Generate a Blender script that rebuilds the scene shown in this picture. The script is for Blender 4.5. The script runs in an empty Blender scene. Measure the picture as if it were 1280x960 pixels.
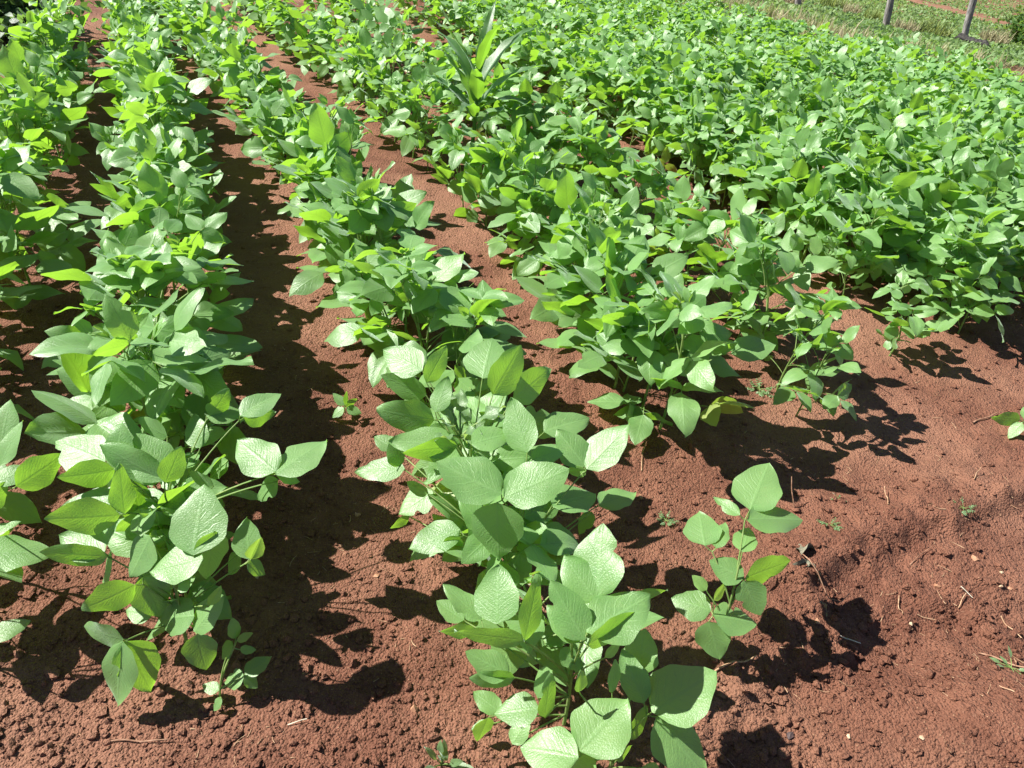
import bpy, math, random
import numpy as np

rng = np.random.default_rng(11)
random.seed(5)
SC = bpy.context.scene
COL = SC.collection

# ------------------------------------------------------------------ camera geometry
CAM_H, PITCH, SLOPE, FOC = 1.30, math.radians(36.0), math.atan(0.12), 961.0
cp, sp = math.cos(PITCH), math.sin(PITCH)
FW = np.array([0, cp, -sp]); UP0 = np.array([0, sp, cp]); RT0 = np.array([1.0, 0, 0])
RT = math.cos(SLOPE) * RT0 + math.sin(SLOPE) * UP0
UPV = -math.sin(SLOPE) * RT0 + math.cos(SLOPE) * UP0
EYE = np.array([0, 0, CAM_H])

def gp(u, v, z=0.0):
    """Point of the horizontal plane z seen at photo pixel (u, v)."""
    d = FW + (u - 640) / FOC * RT - (v - 480) / FOC * UPV
    return EYE + d * ((z - CAM_H) / d[2])

def proj(P):
    q = np.asarray(P) - EYE
    w = q @ FW
    return 640 + FOC * (q @ RT) / w, 480 - FOC * (q @ UPV) / w, w

SUN_AZ_SHADOW = math.radians(-8)          # direction the shadows run, from +x
SUN_EL = math.radians(47)
SUN = np.array([-math.cos(SUN_AZ_SHADOW) * math.cos(SUN_EL), -math.sin(SUN_AZ_SHADOW) * math.cos(SUN_EL), math.sin(SUN_EL)])
Z = np.array([0, 0, 1.0])

def nrm(v):
    v = np.asarray(v, float)
    return v / (np.linalg.norm(v) + 1e-12)

# ------------------------------------------------------------------ noise + ground height
_perm = np.random.default_rng(3).integers(0, 2 ** 31, (256, 256)) / 2.0 ** 31

def vnoise(x, y):
    xi = np.floor(x).astype(int); yi = np.floor(y).astype(int)
    fx = x - xi; fy = y - yi
    fx = fx * fx * fx * (fx * (fx * 6 - 15) + 10); fy = fy * fy * fy * (fy * (fy * 6 - 15) + 10)
    g = lambda a, b: _perm[a % 256, b % 256]
    return (g(xi, yi) * (1 - fx) + g(xi + 1, yi) * fx) * (1 - fy) + (g(xi, yi + 1) * (1 - fx) + g(xi + 1, yi + 1) * fx) * fy - 0.5

def sstep(a, b, x):
    t = np.clip((x - a) / (b - a), 0, 1)
    return t * t * (3 - 2 * t)

def fall(x, y):
    q = np.clip(0.6 * x + 0.8 * y - 3.5, 0, None)
    return np.where(q < 9, -0.0064 * q * q, -0.5184 - 0.085 * (q - 9)) + 0.03 * np.clip(q - 50, 0, None)

def on_field(u, v, h):
    """Point a height h above the falling field seen at photo pixel (u, v)."""
    d = FW + (u - 640) / FOC * RT - (v - 480) / FOC * UPV
    t = np.linspace(0.5, 90, 9000)
    P = EYE + d * t[:, None]
    return P[np.argmax(P[:, 2] < fall(P[:, 0], P[:, 1]) + h)]

# far edge of the field (boundary between the crop and the verge with the posts)
E1 = on_field(950, -2, 0.3)[:2]; E2 = on_field(1280, 82, 0.3)[:2]
_e = (E2 - E1) / np.linalg.norm(E2 - E1)
E_N = np.array([-_e[1], _e[0]])
if E_N[1] < 0: E_N = -E_N

def beyond(x, y):
    return (x - E1[0]) * E_N[0] + (y - E1[1]) * E_N[1]

# step in the bare soil at the headland: higher side away from the camera
STEP = [gp(u, v)[:2] for u, v in ((760, 1010), (880, 865), (965, 800), (1035, 770), (1130, 742), (1280, 738), (1500, 720))]
BANK = [gp(u, v)[:2] for u, v in ((1000, 720), (1075, 690), (1135, 665), (1200, 640), (1290, 600), (1420, 560))]

def line_dist(pts, x, y):
    """Signed distance to a polyline running left to right, positive on the far side."""
    best = np.full(x.shape, 1e9); sg = np.zeros(x.shape)
    for (ax, ay), (bx, by) in zip(pts[:-1], pts[1:]):
        dx, dy = bx - ax, by - ay; L = math.hypot(dx, dy)
        t = np.clip(((x - ax) * dx + (y - ay) * dy) / L ** 2, 0, 1)
        d = np.hypot(x - ax - t * dx, y - ay - t * dy)
        s = (dx * (y - ay) - dy * (x - ax)) / L
        m = d < best
        best = np.where(m, d, best); sg = np.where(m, s, sg)
    return np.where(sg >= 0, best, -best)

def height(x, y, fine=True):
    x = np.asarray(x, float); y = np.asarray(y, float)
    z = 0.05 * vnoise(x * 0.9 + 7, y * 0.9 + 3)
    z = z + fall(x, y)
    near = sstep(7, 4, np.hypot(x, y))
    wob = 0.06 * vnoise(x * 9, y * 9) + 0.03 * vnoise(x * 25 + 4, y * 25)
    d = line_dist(STEP, x, y) + wob
    rough = 1.0
    inx = sstep(-0.05, 0.15, x)
    z = z - near * inx * 0.034 * sstep(0.02, -0.12, d)
    face = near * inx * np.exp(-((d + 0.05) / 0.09) ** 2)
    d2 = line_dist(BANK, x, y) + wob
    in2 = near * sstep(0.45, 0.7, x)
    z = z + near * 0.10 * np.exp(-(((x - 1.15) / 0.42) ** 2 + ((y - 0.86) / 0.17) ** 2))
    z = z + in2 * 0.038 * np.exp(-(np.where(d2 > 0, d2 / 0.16, d2 / 0.04)) ** 2)
    face = np.clip(face + in2 * 0.8 * np.exp(-((d2 - 0.03) / 0.1) ** 2), 0, 1.3)
    if fine:
        z = z + near * (0.013 * vnoise(x * 6, y * 6) + (0.006 + 0.007 * face) * vnoise(x * 17 + 9, y * 17)
                        + (0.005 + 0.010 * face) * vnoise(x * 40, y * 40 + 5))
        c = vnoise(x * 24 + 31, y * 24 + 17)
        z = z + near * (0.004 + 0.010 * face) * np.maximum(0, c - 0.16) * 3.2
    return z

def hz(x, y):
    return float(height(np.array([x]), np.array([y]))[0])

# ------------------------------------------------------------------ materials
def new_mat(name):
    m = bpy.data.materials.new(name); m.use_nodes = True
    nt = m.node_tree; nt.nodes.clear()
    out = nt.nodes.new('ShaderNodeOutputMaterial')
    def N(t, **k):
        n = nt.nodes.new(t)
        for a, b in k.items(): setattr(n, a, b)
        return n
    def L(a, b): nt.links.new(a, b)
    return m, nt, out, N, L

def math_node(N, L, op, a, b=None, c=None, clamp=False):
    n = N('ShaderNodeMath', operation=op); n.use_clamp = clamp
    for i, v in enumerate((a, b, c)):
        if v is None: continue
        if isinstance(v, (int, float)): n.inputs[i].default_value = v
        else: L(v, n.inputs[i])
    return n.outputs[0]

def mixc(N, L, f, a, b):
    n = N('ShaderNodeMix', data_type='RGBA')
    for s, v in ((n.inputs[0], f), (n.inputs[6], a), (n.inputs[7], b)):
        if isinstance(v, (int, float)): s.default_value = v
        elif isinstance(v, tuple): s.default_value = (*v, 1) if len(v) == 3 else v
        else: L(v, s)
    return n.outputs[2]

def ramp(N, L, f, a, b):
    n = N('ShaderNodeMapRange'); n.interpolation_type = 'SMOOTHSTEP'
    L(f, n.inputs[0]); n.inputs[1].default_value = a; n.inputs[2].default_value = b
    return n.outputs[0]

def leaf_material(name, dark, mid, young, trans, trans_w=0.48, rough=0.46, veins=7.0, bump=0.20, blotch=True):
    m, nt, out, N, L = new_mat(name)
    uv = N('ShaderNodeUVMap'); uv.uv_map = 'UVMap'
    sep = N('ShaderNodeSeparateXYZ'); L(uv.outputs[0], sep.inputs[0])
    u, v = sep.outputs[0], sep.outputs[1]
    M = lambda *a, **k: math_node(N, L, *a, **k)
    av = M('MULTIPLY', M('ABSOLUTE', M('SUBTRACT', v, 0.5)), 2.0)
    tc = N('ShaderNodeTexCoord')
    nz = N('ShaderNodeTexNoise'); nz.inputs['Scale'].default_value = 45; nz.inputs['Detail'].default_value = 3
    L(tc.outputs['Object'], nz.inputs['Vector'])
    midrib = ramp(N, L, av, 0.10, 0.02)
    att = N('ShaderNodeAttribute'); att.attribute_name = 'tint'
    ph = M('FRACT', M('MULTIPLY', M('MULTIPLY_ADD', att.outputs['Fac'], 0.5, 0.82), M('MULTIPLY', M('ADD', M('SUBTRACT', u, M('MULTIPLY', av, 0.34)), M('MULTIPLY', M('SUBTRACT', nz.outputs[0], 0.5), 0.14)), veins)))
    dd = M('ABSOLUTE', M('SUBTRACT', ph, 0.5))
    lat = M('MULTIPLY', ramp(N, L, dd, 0.10, 0.01), ramp(N, L, av, 1.0, 0.55))
    vein = M('MAXIMUM', midrib, lat)
    tint = att.outputs['Fac']
    nz2 = N('ShaderNodeTexNoise'); nz2.inputs['Scale'].default_value = 230; nz2.inputs['Detail'].default_value = 2
    L(tc.outputs['Object'], nz2.inputs['Vector'])
    c = mixc(N, L, ramp(N, L, tint, 0.0, 0.7), dark, mid)
    c = mixc(N, L, ramp(N, L, tint, 0.75, 1.2), c, young)
    c = mixc(N, L, M('MULTIPLY', ramp(N, L, nz.outputs[0], 0.4, 0.75), 0.35), c, young)
    pale = tuple(min(1, a * 1.5 + 0.03) for a in mid)
    c = mixc(N, L, M('MULTIPLY', vein, 0.5), c, pale)
    if blotch:                                     # a few pale insect-chewed specks
        sp_ = N('ShaderNodeTexVoronoi'); sp_.inputs['Scale'].default_value = 60
        L(tc.outputs['Object'], sp_.inputs['Vector'])
        c = mixc(N, L, M('MULTIPLY', ramp(N, L, sp_.outputs['Distance'], 0.12, 0.07), 0.55), c, (0.24, 0.19, 0.07))
        c = mixc(N, L, ramp(N, L, tint, 1.7, 2.0), c, (0.42, 0.32, 0.06))
    geo = N('ShaderNodeNewGeometry')
    under = tuple(min(1, a * 1.25 + 0.02) for a in mid)
    c = mixc(N, L, M('MULTIPLY', geo.outputs['Backfacing'], 0.6), c, under)
    # relief: sunken veins, puckered blade between
    net = N('ShaderNodeTexVoronoi'); net.feature = 'DISTANCE_TO_EDGE'; net.inputs['Scale'].default_value = 240; L(tc.outputs['Object'], net.inputs['Vector'])
    netv = ramp(N, L, net.outputs['Distance'], 0.0, 0.25)
    puck = M('MULTIPLY', M('SINE', M('MULTIPLY', ph, math.pi)), M('MULTIPLY', 0.35, ramp(N, L, av, 1.05, 0.3)))
    hgt = M('ADD', M('SUBTRACT', M('ADD', M('MULTIPLY', nz2.outputs[0], 0.4), M('MULTIPLY', netv, 0.30)), M('MULTIPLY', vein, 0.85)), puck)
    bp = N('ShaderNodeBump'); bp.inputs['Strength'].default_value = bump; bp.inputs['Distance'].default_value = 0.0035
    L(hgt, bp.inputs['Height'])
    pr = N('ShaderNodeBsdfPrincipled'); L(c, pr.inputs['Base Color']); L(bp.outputs[0], pr.inputs['Normal'])
    rr = M('ADD', rough, M('MULTIPLY', M('SUBTRACT', nz.outputs[0], 0.5), 0.25)); L(rr, pr.inputs['Roughness'])
    pr.inputs['Specular IOR Level'].default_value = 1.0
    pr.inputs['Sheen Weight'].default_value = 0.55; pr.inputs['Sheen Roughness'].default_value = 0.4
    pr.inputs['Sheen Tint'].default_value = (0.8, 1.0, 0.85, 1)
    tr = N('ShaderNodeBsdfTranslucent')
    tcx = mixc(N, L, M('MULTIPLY', vein, 0.4), trans, tuple(a * 0.55 for a in trans))
    tcx = mixc(N, L, ramp(N, L, tint, 0.75, 1.2), tcx, (0.36, 0.56, 0.06))
    L(tcx, tr.inputs['Color']); L(bp.outputs[0], tr.inputs['Normal'])
    mx = N('ShaderNodeMixShader'); mx.inputs[0].default_value = trans_w
    L(pr.outputs[0], mx.inputs[1]); L(tr.outputs[0], mx.inputs[2])
    L(mx.outputs[0], out.inputs[0])
    return m

def simple_mat(name, a, b, scale=30, rough=0.7, bump=0.3, dist=0.003, spec=0.3, detail=5, stretch=None, tr=None):
    m, nt, out, N, L = new_mat(name)
    tc = N('ShaderNodeTexCoord'); mp = N('ShaderNodeMapping'); L(tc.outputs['Object'], mp.inputs[0])
    if stretch: mp.inputs['Scale'].default_value = stretch
    nz = N('ShaderNodeTexNoise'); nz.inputs['Scale'].default_value = scale; nz.inputs['Detail'].default_value = detail
    L(mp.outputs[0], nz.inputs['Vector'])
    c = mixc(N, L, ramp(N, L, nz.outputs[0], 0.35, 0.68), a, b)
    pr = N('ShaderNodeBsdfPrincipled'); L(c, pr.inputs['Base Color'])
    pr.inputs['Roughness'].default_value = rough; pr.inputs['Specular IOR Level'].default_value = spec
    bp = N('ShaderNodeBump'); bp.inputs['Strength'].default_value = bump; bp.inputs['Distance'].default_value = dist
    L(nz.outputs[0], bp.inputs['Height']); L(bp.outputs[0], pr.inputs['Normal'])
    if tr:
        t = N('ShaderNodeBsdfTranslucent'); t.inputs[0].default_value = (*tr, 1)
        mx = N('ShaderNodeMixShader'); mx.inputs[0].default_value = 0.35
        L(pr.outputs[0], mx.inputs[1]); L(t.outputs[0], mx.inputs[2]); L(mx.outputs[0], out.inputs[0])
    else:
        L(pr.outputs[0], out.inputs[0])
    return m

def soil_material():
    m, nt, out, N, L = new_mat('red_soil')
    M = lambda *a, **k: math_node(N, L, *a, **k)
    tc = N('ShaderNodeTexCoord')
    def noise(s, d=4, r=0.55):
        n = N('ShaderNodeTexNoise'); n.inputs['Scale'].default_value = s; n.inputs['Detail'].default_value = d
        n.inputs['Roughness'].default_value = r; L(tc.outputs['Object'], n.inputs['Vector']); return n.outputs[0]
    big, med, fine = noise(1.3, 3), noise(9, 5), noise(150, 5, 0.7)
    vo = N('ShaderNodeTexVoronoi'); vo.inputs['Scale'].default_value = 210; L(tc.outputs['Object'], vo.inputs['Vector'])
    vo2 = N('ShaderNodeTexVoronoi'); vo2.inputs['Scale'].default_value = 85; L(tc.outputs['Object'], vo2.inputs['Vector'])
    c = mixc(N, L, ramp(N, L, med, 0.3, 0.7), SOIL_A, SOIL_B)
    c = mixc(N, L, M('MULTIPLY', ramp(N, L, big, 0.42, 0.62), 0.7), c, SOIL_C)
    c = mixc(N, L, M('MULTIPLY', ramp(N, L, fine, 0.5, 0.75), 0.45), c, SOIL_D)
    # scattered pale grit: some of the small grains are sandy or ochre
    grit = M('MULTIPLY', ramp(N, L, vo.outputs['Distance'], 0.36, 0.22), ramp(N, L, N_sep(N, L, vo.outputs['Color']), 0.93, 0.96))
    c = mixc(N, L, M('MULTIPLY', grit, 0.6), c, (0.42, 0.26, 0.15))
    grains = M('MULTIPLY', M('SUBTRACT', 0.6, vo.outputs['Distance']), 0.55)
    lumps = M('MULTIPLY', M('SUBTRACT', 0.6, vo2.outputs['Distance']), ramp(N, L, N_sep(N, L, vo2.outputs['Color']), 0.45, 0.8))
    h = M('ADD', M('ADD', grains, M('MULTIPLY', fine, 0.8)), M('MULTIPLY', lumps, 1.1))
    bp = N('ShaderNodeBump'); bp.inputs['Strength'].default_value = 1.0; bp.inputs['Distance'].default_value = 0.0085
    L(h, bp.inputs['Height'])
    pr = N('ShaderNodeBsdfPrincipled'); L(c, pr.inputs['Base Color']); L(bp.outputs[0], pr.inputs['Normal'])
    pr.inputs['Roughness'].default_value = 0.85; pr.inputs['Specular IOR Level'].default_value = 0.25
    L(pr.outputs[0], out.inputs[0])
    return m

def N_sep(N, L, col):
    s = N('ShaderNodeSeparateColor'); L(col, s.inputs[0]); return s.outputs[0]

SOIL_A, SOIL_B = (0.132, 0.051, 0.030), (0.200, 0.085, 0.051)
SOIL_C, SOIL_D = (0.275, 0.137, 0.086), (0.310, 0.165, 0.108)
M_SOIL = soil_material()
M_LEAF = leaf_material('soybean_leaf', (0.058, 0.152, 0.042), (0.165, 0.325, 0.092), (0.25, 0.40, 0.09), (0.30, 0.56, 0.035))
M_MAIZE = leaf_material('maize_leaf', (0.030, 0.10, 0.028), (0.055, 0.15, 0.04), (0.10, 0.22, 0.04), (0.26, 0.52, 0.03), veins=0.01, bump=0.2, blotch=False)
M_WEED = leaf_material('weed_leaf', (0.07, 0.15, 0.05), (0.12, 0.22, 0.08), (0.2, 0.32, 0.1), (0.34, 0.5, 0.1), blotch=False)
M_DARKWEED = leaf_material('dark_weed_leaf', (0.03, 0.075, 0.03), (0.05, 0.11, 0.04), (0.09, 0.16, 0.05), (0.2, 0.35, 0.06), blotch=False)
M_STEM = simple_mat('soybean_stem', (0.16, 0.27, 0.07), (0.30, 0.38, 0.14), 60, 0.55, 0.2, 0.001, 0.4, tr=(0.4, 0.6, 0.1))
M_STRAW = simple_mat('dry_straw', (0.28, 0.16, 0.09), (0.46, 0.31, 0.19), 90, 0.8, 0.3, 0.001)
M_TWIG = simple_mat('brown_twig', (0.20, 0.10, 0.06), (0.34, 0.20, 0.13), 90, 0.85, 0.4, 0.001)
M_PALE = simple_mat('pale_straw', (0.52, 0.45, 0.34), (0.66, 0.58, 0.46), 90, 0.8, 0.2, 0.001)
M_WITHER = simple_mat('withered_leaf', (0.12, 0.12, 0.085), (0.24, 0.21, 0.15), 80, 0.85, 0.5, 0.002)
M_STONE = simple_mat('ochre_stone', (0.30, 0.15, 0.085), (0.44, 0.25, 0.15), 60, 0.7, 0.4, 0.002)
M_PALESTONE = simple_mat('pale_stone', (0.40, 0.27, 0.17), (0.56, 0.42, 0.28), 60, 0.65, 0.3, 0.002)
M_DARKSTONE = simple_mat('dark_stone', (0.05, 0.035, 0.035), (0.14, 0.09, 0.08), 50, 0.75, 0.5, 0.003)
M_POST = simple_mat('weathered_post', (0.13, 0.12, 0.115), (0.34, 0.32, 0.30), 22, 0.85, 0.5, 0.006, stretch=(3, 3, 0.5))
M_CHAR = simple_mat('charred_wood', (0.012, 0.011, 0.011), (0.05, 0.045, 0.04), 40, 0.85, 0.6, 0.01)
M_GRASS = simple_mat('verge_grass', (0.13, 0.20, 0.055), (0.28, 0.32, 0.12), 3.0, 0.6, 0.0, 0.001, tr=(0.42, 0.50, 0.13))
M_DRYGRASS = simple_mat('dry_grass', (0.30, 0.28, 0.15), (0.46, 0.41, 0.26), 3.0, 0.7, 0.0, 0.001, tr=(0.4, 0.36, 0.2))
M_FARCROP = simple_mat('far_crop', (0.12, 0.20, 0.075), (0.22, 0.31, 0.12), 1.0, 0.55, 0.0, 0.001, tr=(0.3, 0.52, 0.1))
M_BUSH = simple_mat('shrub_leaf', (0.035, 0.085, 0.025), (0.09, 0.18, 0.04), 9, 0.5, 0.0, 0.001, tr=(0.25, 0.42, 0.05))
M_FARSOIL = simple_mat('far_soil', (0.15, 0.065, 0.036), (0.27, 0.14, 0.08), 5, 0.9, 0.6, 0.03)

# ------------------------------------------------------------------ mesh building
class MB:
    def __init__(s):
        s.v, s.f, s.uv, s.t, s.n = [], [], [], [], 0
    def grid(s, P, U, V, tint):
        """P: (a, b, 3) points -> quads."""
        a, b = P.shape[:2]
        idx = np.arange(a * b).reshape(a, b) + s.n
        q = np.stack([idx[:-1, :-1], idx[1:, :-1], idx[1:, 1:], idx[:-1, 1:]], -1).reshape(-1, 4)
        s.v.append(P.reshape(-1, 3)); s.f.append(q)
        s.uv.append(np.stack([U, V], -1).reshape(-1, 2)); s.t.append(np.full(a * b, tint)); s.n += a * b
    def tube(s, pts, r0, r1, sides=6, tint=0.4):
        pts = np.asarray(pts, float); k = len(pts)
        tg = np.gradient(pts, axis=0)
        ref = np.array([0.31, 0.17, 0.93])
        P = np.zeros((k, sides + 1, 3))
        an = np.linspace(0, 2 * math.pi, sides + 1)
        for i in range(k):
            t = nrm(tg[i]); a = nrm(np.cross(t, ref)) if abs(t @ ref) < 0.98 * np.linalg.norm(ref) else nrm(np.cross(t, [1, 0, 0])); b = np.cross(t, a)
            r = r0 + (r1 - r0) * i / (k - 1)
            P[i] = pts[i] + r * (np.cos(an)[:, None] * a + np.sin(an)[:, None] * b)
        U, V = np.meshgrid(np.linspace(0, 1, k), np.linspace(0, 1, sides + 1), indexing='ij')
        s.grid(P, U, V, tint)
    def merge(s, o, mat=None, off=None, dt=0.0):
        for P, q, uv, t in zip(o.v, o.f, o.uv, o.t):
            P2 = P if mat is None else P @ mat.T
            if off is not None: P2 = P2 + off
            s.v.append(P2); s.uv.append(uv); s.t.append(t + dt)
        base = 0
        for q in o.f: s.f.append(q + s.n)
        s.n += o.n
    def mesh(s, name, mat):
        v = np.concatenate(s.v); f = np.concatenate(s.f); uv = np.concatenate(s.uv); t = np.concatenate(s.t)
        me = bpy.data.meshes.new(name)
        me.vertices.add(len(v)); me.vertices.foreach_set('co', v.astype(np.float32).ravel())
        me.loops.add(f.size); me.loops.foreach_set('vertex_index', f.astype(np.int32).ravel())
        me.polygons.add(len(f))
        k = f.shape[1]
        me.polygons.foreach_set('loop_start', np.arange(0, f.size, k, dtype=np.int32))
        me.polygons.foreach_set('loop_total', np.full(len(f), k, dtype=np.int32))
        me.polygons.foreach_set('use_smooth', np.ones(len(f), dtype=bool))
        l = me.uv_layers.new(name='UVMap'); l.data.foreach_set('uv', uv[f.ravel()].astype(np.float32).ravel())
        a = me.attributes.new('tint', 'FLOAT', 'POINT'); a.data.foreach_set('value', t.astype(np.float32))
        me.materials.append(mat); me.update(calc_edges=True); me.validate()
        return me

def link(name, me, parent=None):
    o = bpy.data.objects.new(name, me); COL.objects.link(o)
    if parent: o.parent = parent
    return o

def tag(o, label, cat, group=None, kind=None):
    if label: o['label'] = label
    if cat: o['category'] = cat
    if group: o['group'] = group
    if kind: o['kind'] = kind
    return o

def empty(name, loc, label, cat, group=None, rot=0.0):
    o = bpy.data.objects.new(name, None); COL.objects.link(o)
    o.empty_display_size = 0.05; o.location = loc; o.rotation_euler = (0, 0, rot)
    return tag(o, label, cat, group)

def curve(a, b, c, n=7):
    t = np.linspace(0, 1, n)[:, None]
    a, b, c = map(np.asarray, (a, b, c))
    return (1 - t) ** 2 * a + 2 * t * (1 - t) * b + t * t * c

def leaflet(mb, base, ax, side, L, W, bend=0.15, fold=0.1, tint=0.4, nu=9, nv=6, wav=0.02, acute=1.0, r=None):
    r = r or rng
    ax = nrm(ax); side = nrm(side - ax * (side @ ax)); n = np.cross(side, ax)
    if n[2] < 0 and abs(n[2]) > 0.02: side = -side; n = -n
    u = np.linspace(0, 1, nu + 1)
    prof = np.sin(math.pi * u ** 0.80) ** (0.64 * acute) * (1.06 - 0.22 * u)
    prof[0] = 0.03; prof[-1] = 0.012
    v = np.linspace(-1, 1, nv + 1)
    U, V = np.meshgrid(u, v, indexing='ij')
    wv = 1 + 0.04 * np.sin(U * 17 + r.uniform(0, 6)) * np.abs(V) + r.uniform(-0.06, 0.06) * V
    if nu >= 9 and r.uniform() < 0.16:
        sg = r.choice([-1, 1]); u0 = r.uniform(0.3, 0.9)
        wv = wv * (1 - r.uniform(0.25, 0.6) * np.exp(-((U - u0) / 0.07) ** 2) * (V * sg > 0.3))
    w = (W / 2) * prof[:, None] * V * wv
    ang = -bend * 2.0 * u
    du = np.diff(u, prepend=0)
    X = np.cumsum(np.cos(ang) * du) * L; Zc = np.cumsum(np.sin(ang) * du) * L
    asym = r.uniform(-0.07, 0.07)
    X2 = X[:, None] - 0.10 * L * (V ** 2) * (U - 0.35) * prof[:, None]
    zz = Zc[:, None] + fold * np.abs(w) * (1.1 - 0.6 * np.abs(V)) + wav * L * np.sin(U * 9 + r.uniform(0, 6) + 1.5 * np.sign(V)) * V ** 2
    zz = zz + asym * L * V * U * 0.6
    # puckered blade between the lateral veins
    zz = zz + 0.012 * L * np.sin((U - 0.34 * np.abs(V)) * 7 * 2 * math.pi) * (1 - np.abs(V)) * np.abs(V) * 2 * (nu >= 9)
    P = base + X2[..., None] * ax + w[..., None] * side + zz[..., None] * n
    mb.grid(P, U, V * 0.5 + 0.5, tint)

def rot_about(v, k, a):
    k = nrm(k)
    return v * math.cos(a) + np.cross(k, v) * math.sin(a) + k * (k @ v) * (1 - math.cos(a))

def trifoliate(fol, P, d, size, r, nu, nv, young=0.0):
    """Three leaflets at the petiole tip P, heading outward d."""
    pitch = r.normal(0.32, 0.45)
    f = nrm(d * math.cos(pitch) + Z * math.sin(pitch))
    n = Z * math.cos(pitch) - d * math.sin(pitch)
    n = nrm(n + 0.45 * SUN * r.uniform(0, 1.3) + r.normal(0, 0.22, 3)); n = nrm(n - f * (n @ f))
    s = np.cross(f, n)
    t0 = np.clip(r.normal(0.40, 0.28), 0, 0.9) + young
    if P[2] < 0.2 and r.uniform() < 0.05: t0 = 2.0
    for k, ang in ((0, 0.0), (1, r.uniform(1.15, 1.75)), (2, -r.uniform(1.15, 1.75))):
        a = rot_about(f, n, ang)
        sd = rot_about(s, n, ang)
        droop = r.normal(0.12, 0.38)
        a2 = nrm(a * math.cos(droop) + n * math.sin(droop))
        sd = rot_about(sd, a2, r.normal(0, 0.42))
        b = P + f * (0.20 * size if k == 0 else 0.0)
        L = size * (1.08 if k == 0 else 0.95) * r.uniform(0.9, 1.1)
        leaflet(fol, b, a2, sd, L, L * r.uniform(0.60, 0.74), bend=r.uniform(-0.05, 0.48), fold=r.normal(0.16, 0.24),
                tint=t0 + r.normal(0, 0.06), nu=nu, nv=nv, wav=r.uniform(0.01, 0.05), r=r)
    return P + f * 0.20 * size

def grow(r, H, n_leaf, size, nu=9, nv=6):
    """A soybean plant at the origin: meshes for stem (with petioles), foliage and growing tip."""
    st, fol, tip = MB(), MB(), MB()
    lean = r.normal(0, 0.05, 2)
    top = np.array([lean[0], lean[1], H * 0.80])
    mid = np.array([r.normal(0, 0.012), r.normal(0, 0.012), H * 0.4])
    stem = curve([0, 0, -0.03], mid, top, 9)
    st.tube(stem, 0.0036, 0.0020, 6)
    az = r.uniform(0, 6.28)
    for i in range(n_leaf):
        k = (i + 0.7) / n_leaf
        p0 = stem[int(round((0.12 + 0.86 * k) * 8))] + r.normal(0, 0.004, 3)
        az += math.pi + r.normal(0, 0.7) if i % 2 else 1.57 + r.normal(0, 0.6)
        d = np.array([math.cos(az), math.sin(az), 0])
        elev = r.uniform(0.65, 1.25) if k > 0.5 else r.uniform(0.3, 0.95)
        PL = (0.058 + 0.062 * math.sin(math.pi * min(1, k * 0.9 + 0.15))) * r.uniform(0.8, 1.25) * H / 0.38
        tipp = p0 + PL * (d * math.cos(elev) + Z * math.sin(elev))
        tipp[2] = max(tipp[2], 0.045)
        tipp[2] = min(tipp[2], H * 1.02)
        ctrl = p0 + PL * 0.55 * (d * math.cos(elev + 0.25) + Z * math.sin(elev + 0.25))
        pet = curve(p0, ctrl, tipp, 6)
        st.tube(pet, 0.0017, 0.0011, 5)
        sz = size * (0.72 + 0.4 * math.sin(math.pi * min(1.0, k * 0.75 + 0.2))) * r.uniform(0.88, 1.12)
        e = trifoliate(fol, tipp, d, sz, r, nu, nv)
        st.tube(np.array([tipp, (tipp + e) / 2 + [0, 0, 0.001], e]), 0.0011, 0.0008, 5)
    for j in range(2):                                 # young folded leaves at the top
        a = r.uniform(0, 6.28); d = np.array([math.cos(a), math.sin(a), 0])
        p = top + np.array([0, 0, 0.0]); q = p + d * 0.02 + Z * r.uniform(0.02, 0.05)
        st.tube(np.array([p, (p + q) / 2, q]), 0.0012, 0.0008, 5)
        for ang in (-0.6, 0.1, 0.7):
            a3 = nrm(rot_about(d, Z, ang) * 0.6 + Z * r.uniform(0.4, 1.1)); sd = np.cross(a3, d) + r.normal(0, 0.3, 3)
            L = size * r.uniform(0.30, 0.5)
            leaflet(tip, q, a3, sd, L, L * 0.5, 0.1, 0.6, 1.0 + r.normal(0, 0.1), 6, 4, r=r)
    return st, fol, tip

# ------------------------------------------------------------------ ground (one sheet out to the far hillside)
def axis_steps(lo, hi, flo, fhi, fine, grow_, maxs):
    out = list(np.arange(flo, fhi, fine)); s = fine; x = out[-1]
    while x < hi:
        s = min(s * grow_, maxs); x += s; out.append(x)
    s = fine; x = flo; pre = []
    while x > lo:
        s = min(s * grow_, maxs); x -= s; pre.append(x)
    return np.array(pre[::-1] + out)

gx = axis_steps(-60, 90, -1.3, 1.75, 0.0095, 1.06, 4.0)
gy = axis_steps(-6, 150, 0.42, 2.75, 0.0095, 1.05, 4.0)
GX, GY = np.meshgrid(gx, gy, indexing='ij')
GZ = height(GX, GY)
gb = MB(); gb.grid(np.stack([GX, GY, GZ], -1), GX, GY, 0.5)
ground = link('ground', gb.mesh('ground', M_SOIL)); ground['kind'] = 'structure'
ground['label'] = 'bare red soil between and in front of the crop rows'

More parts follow.
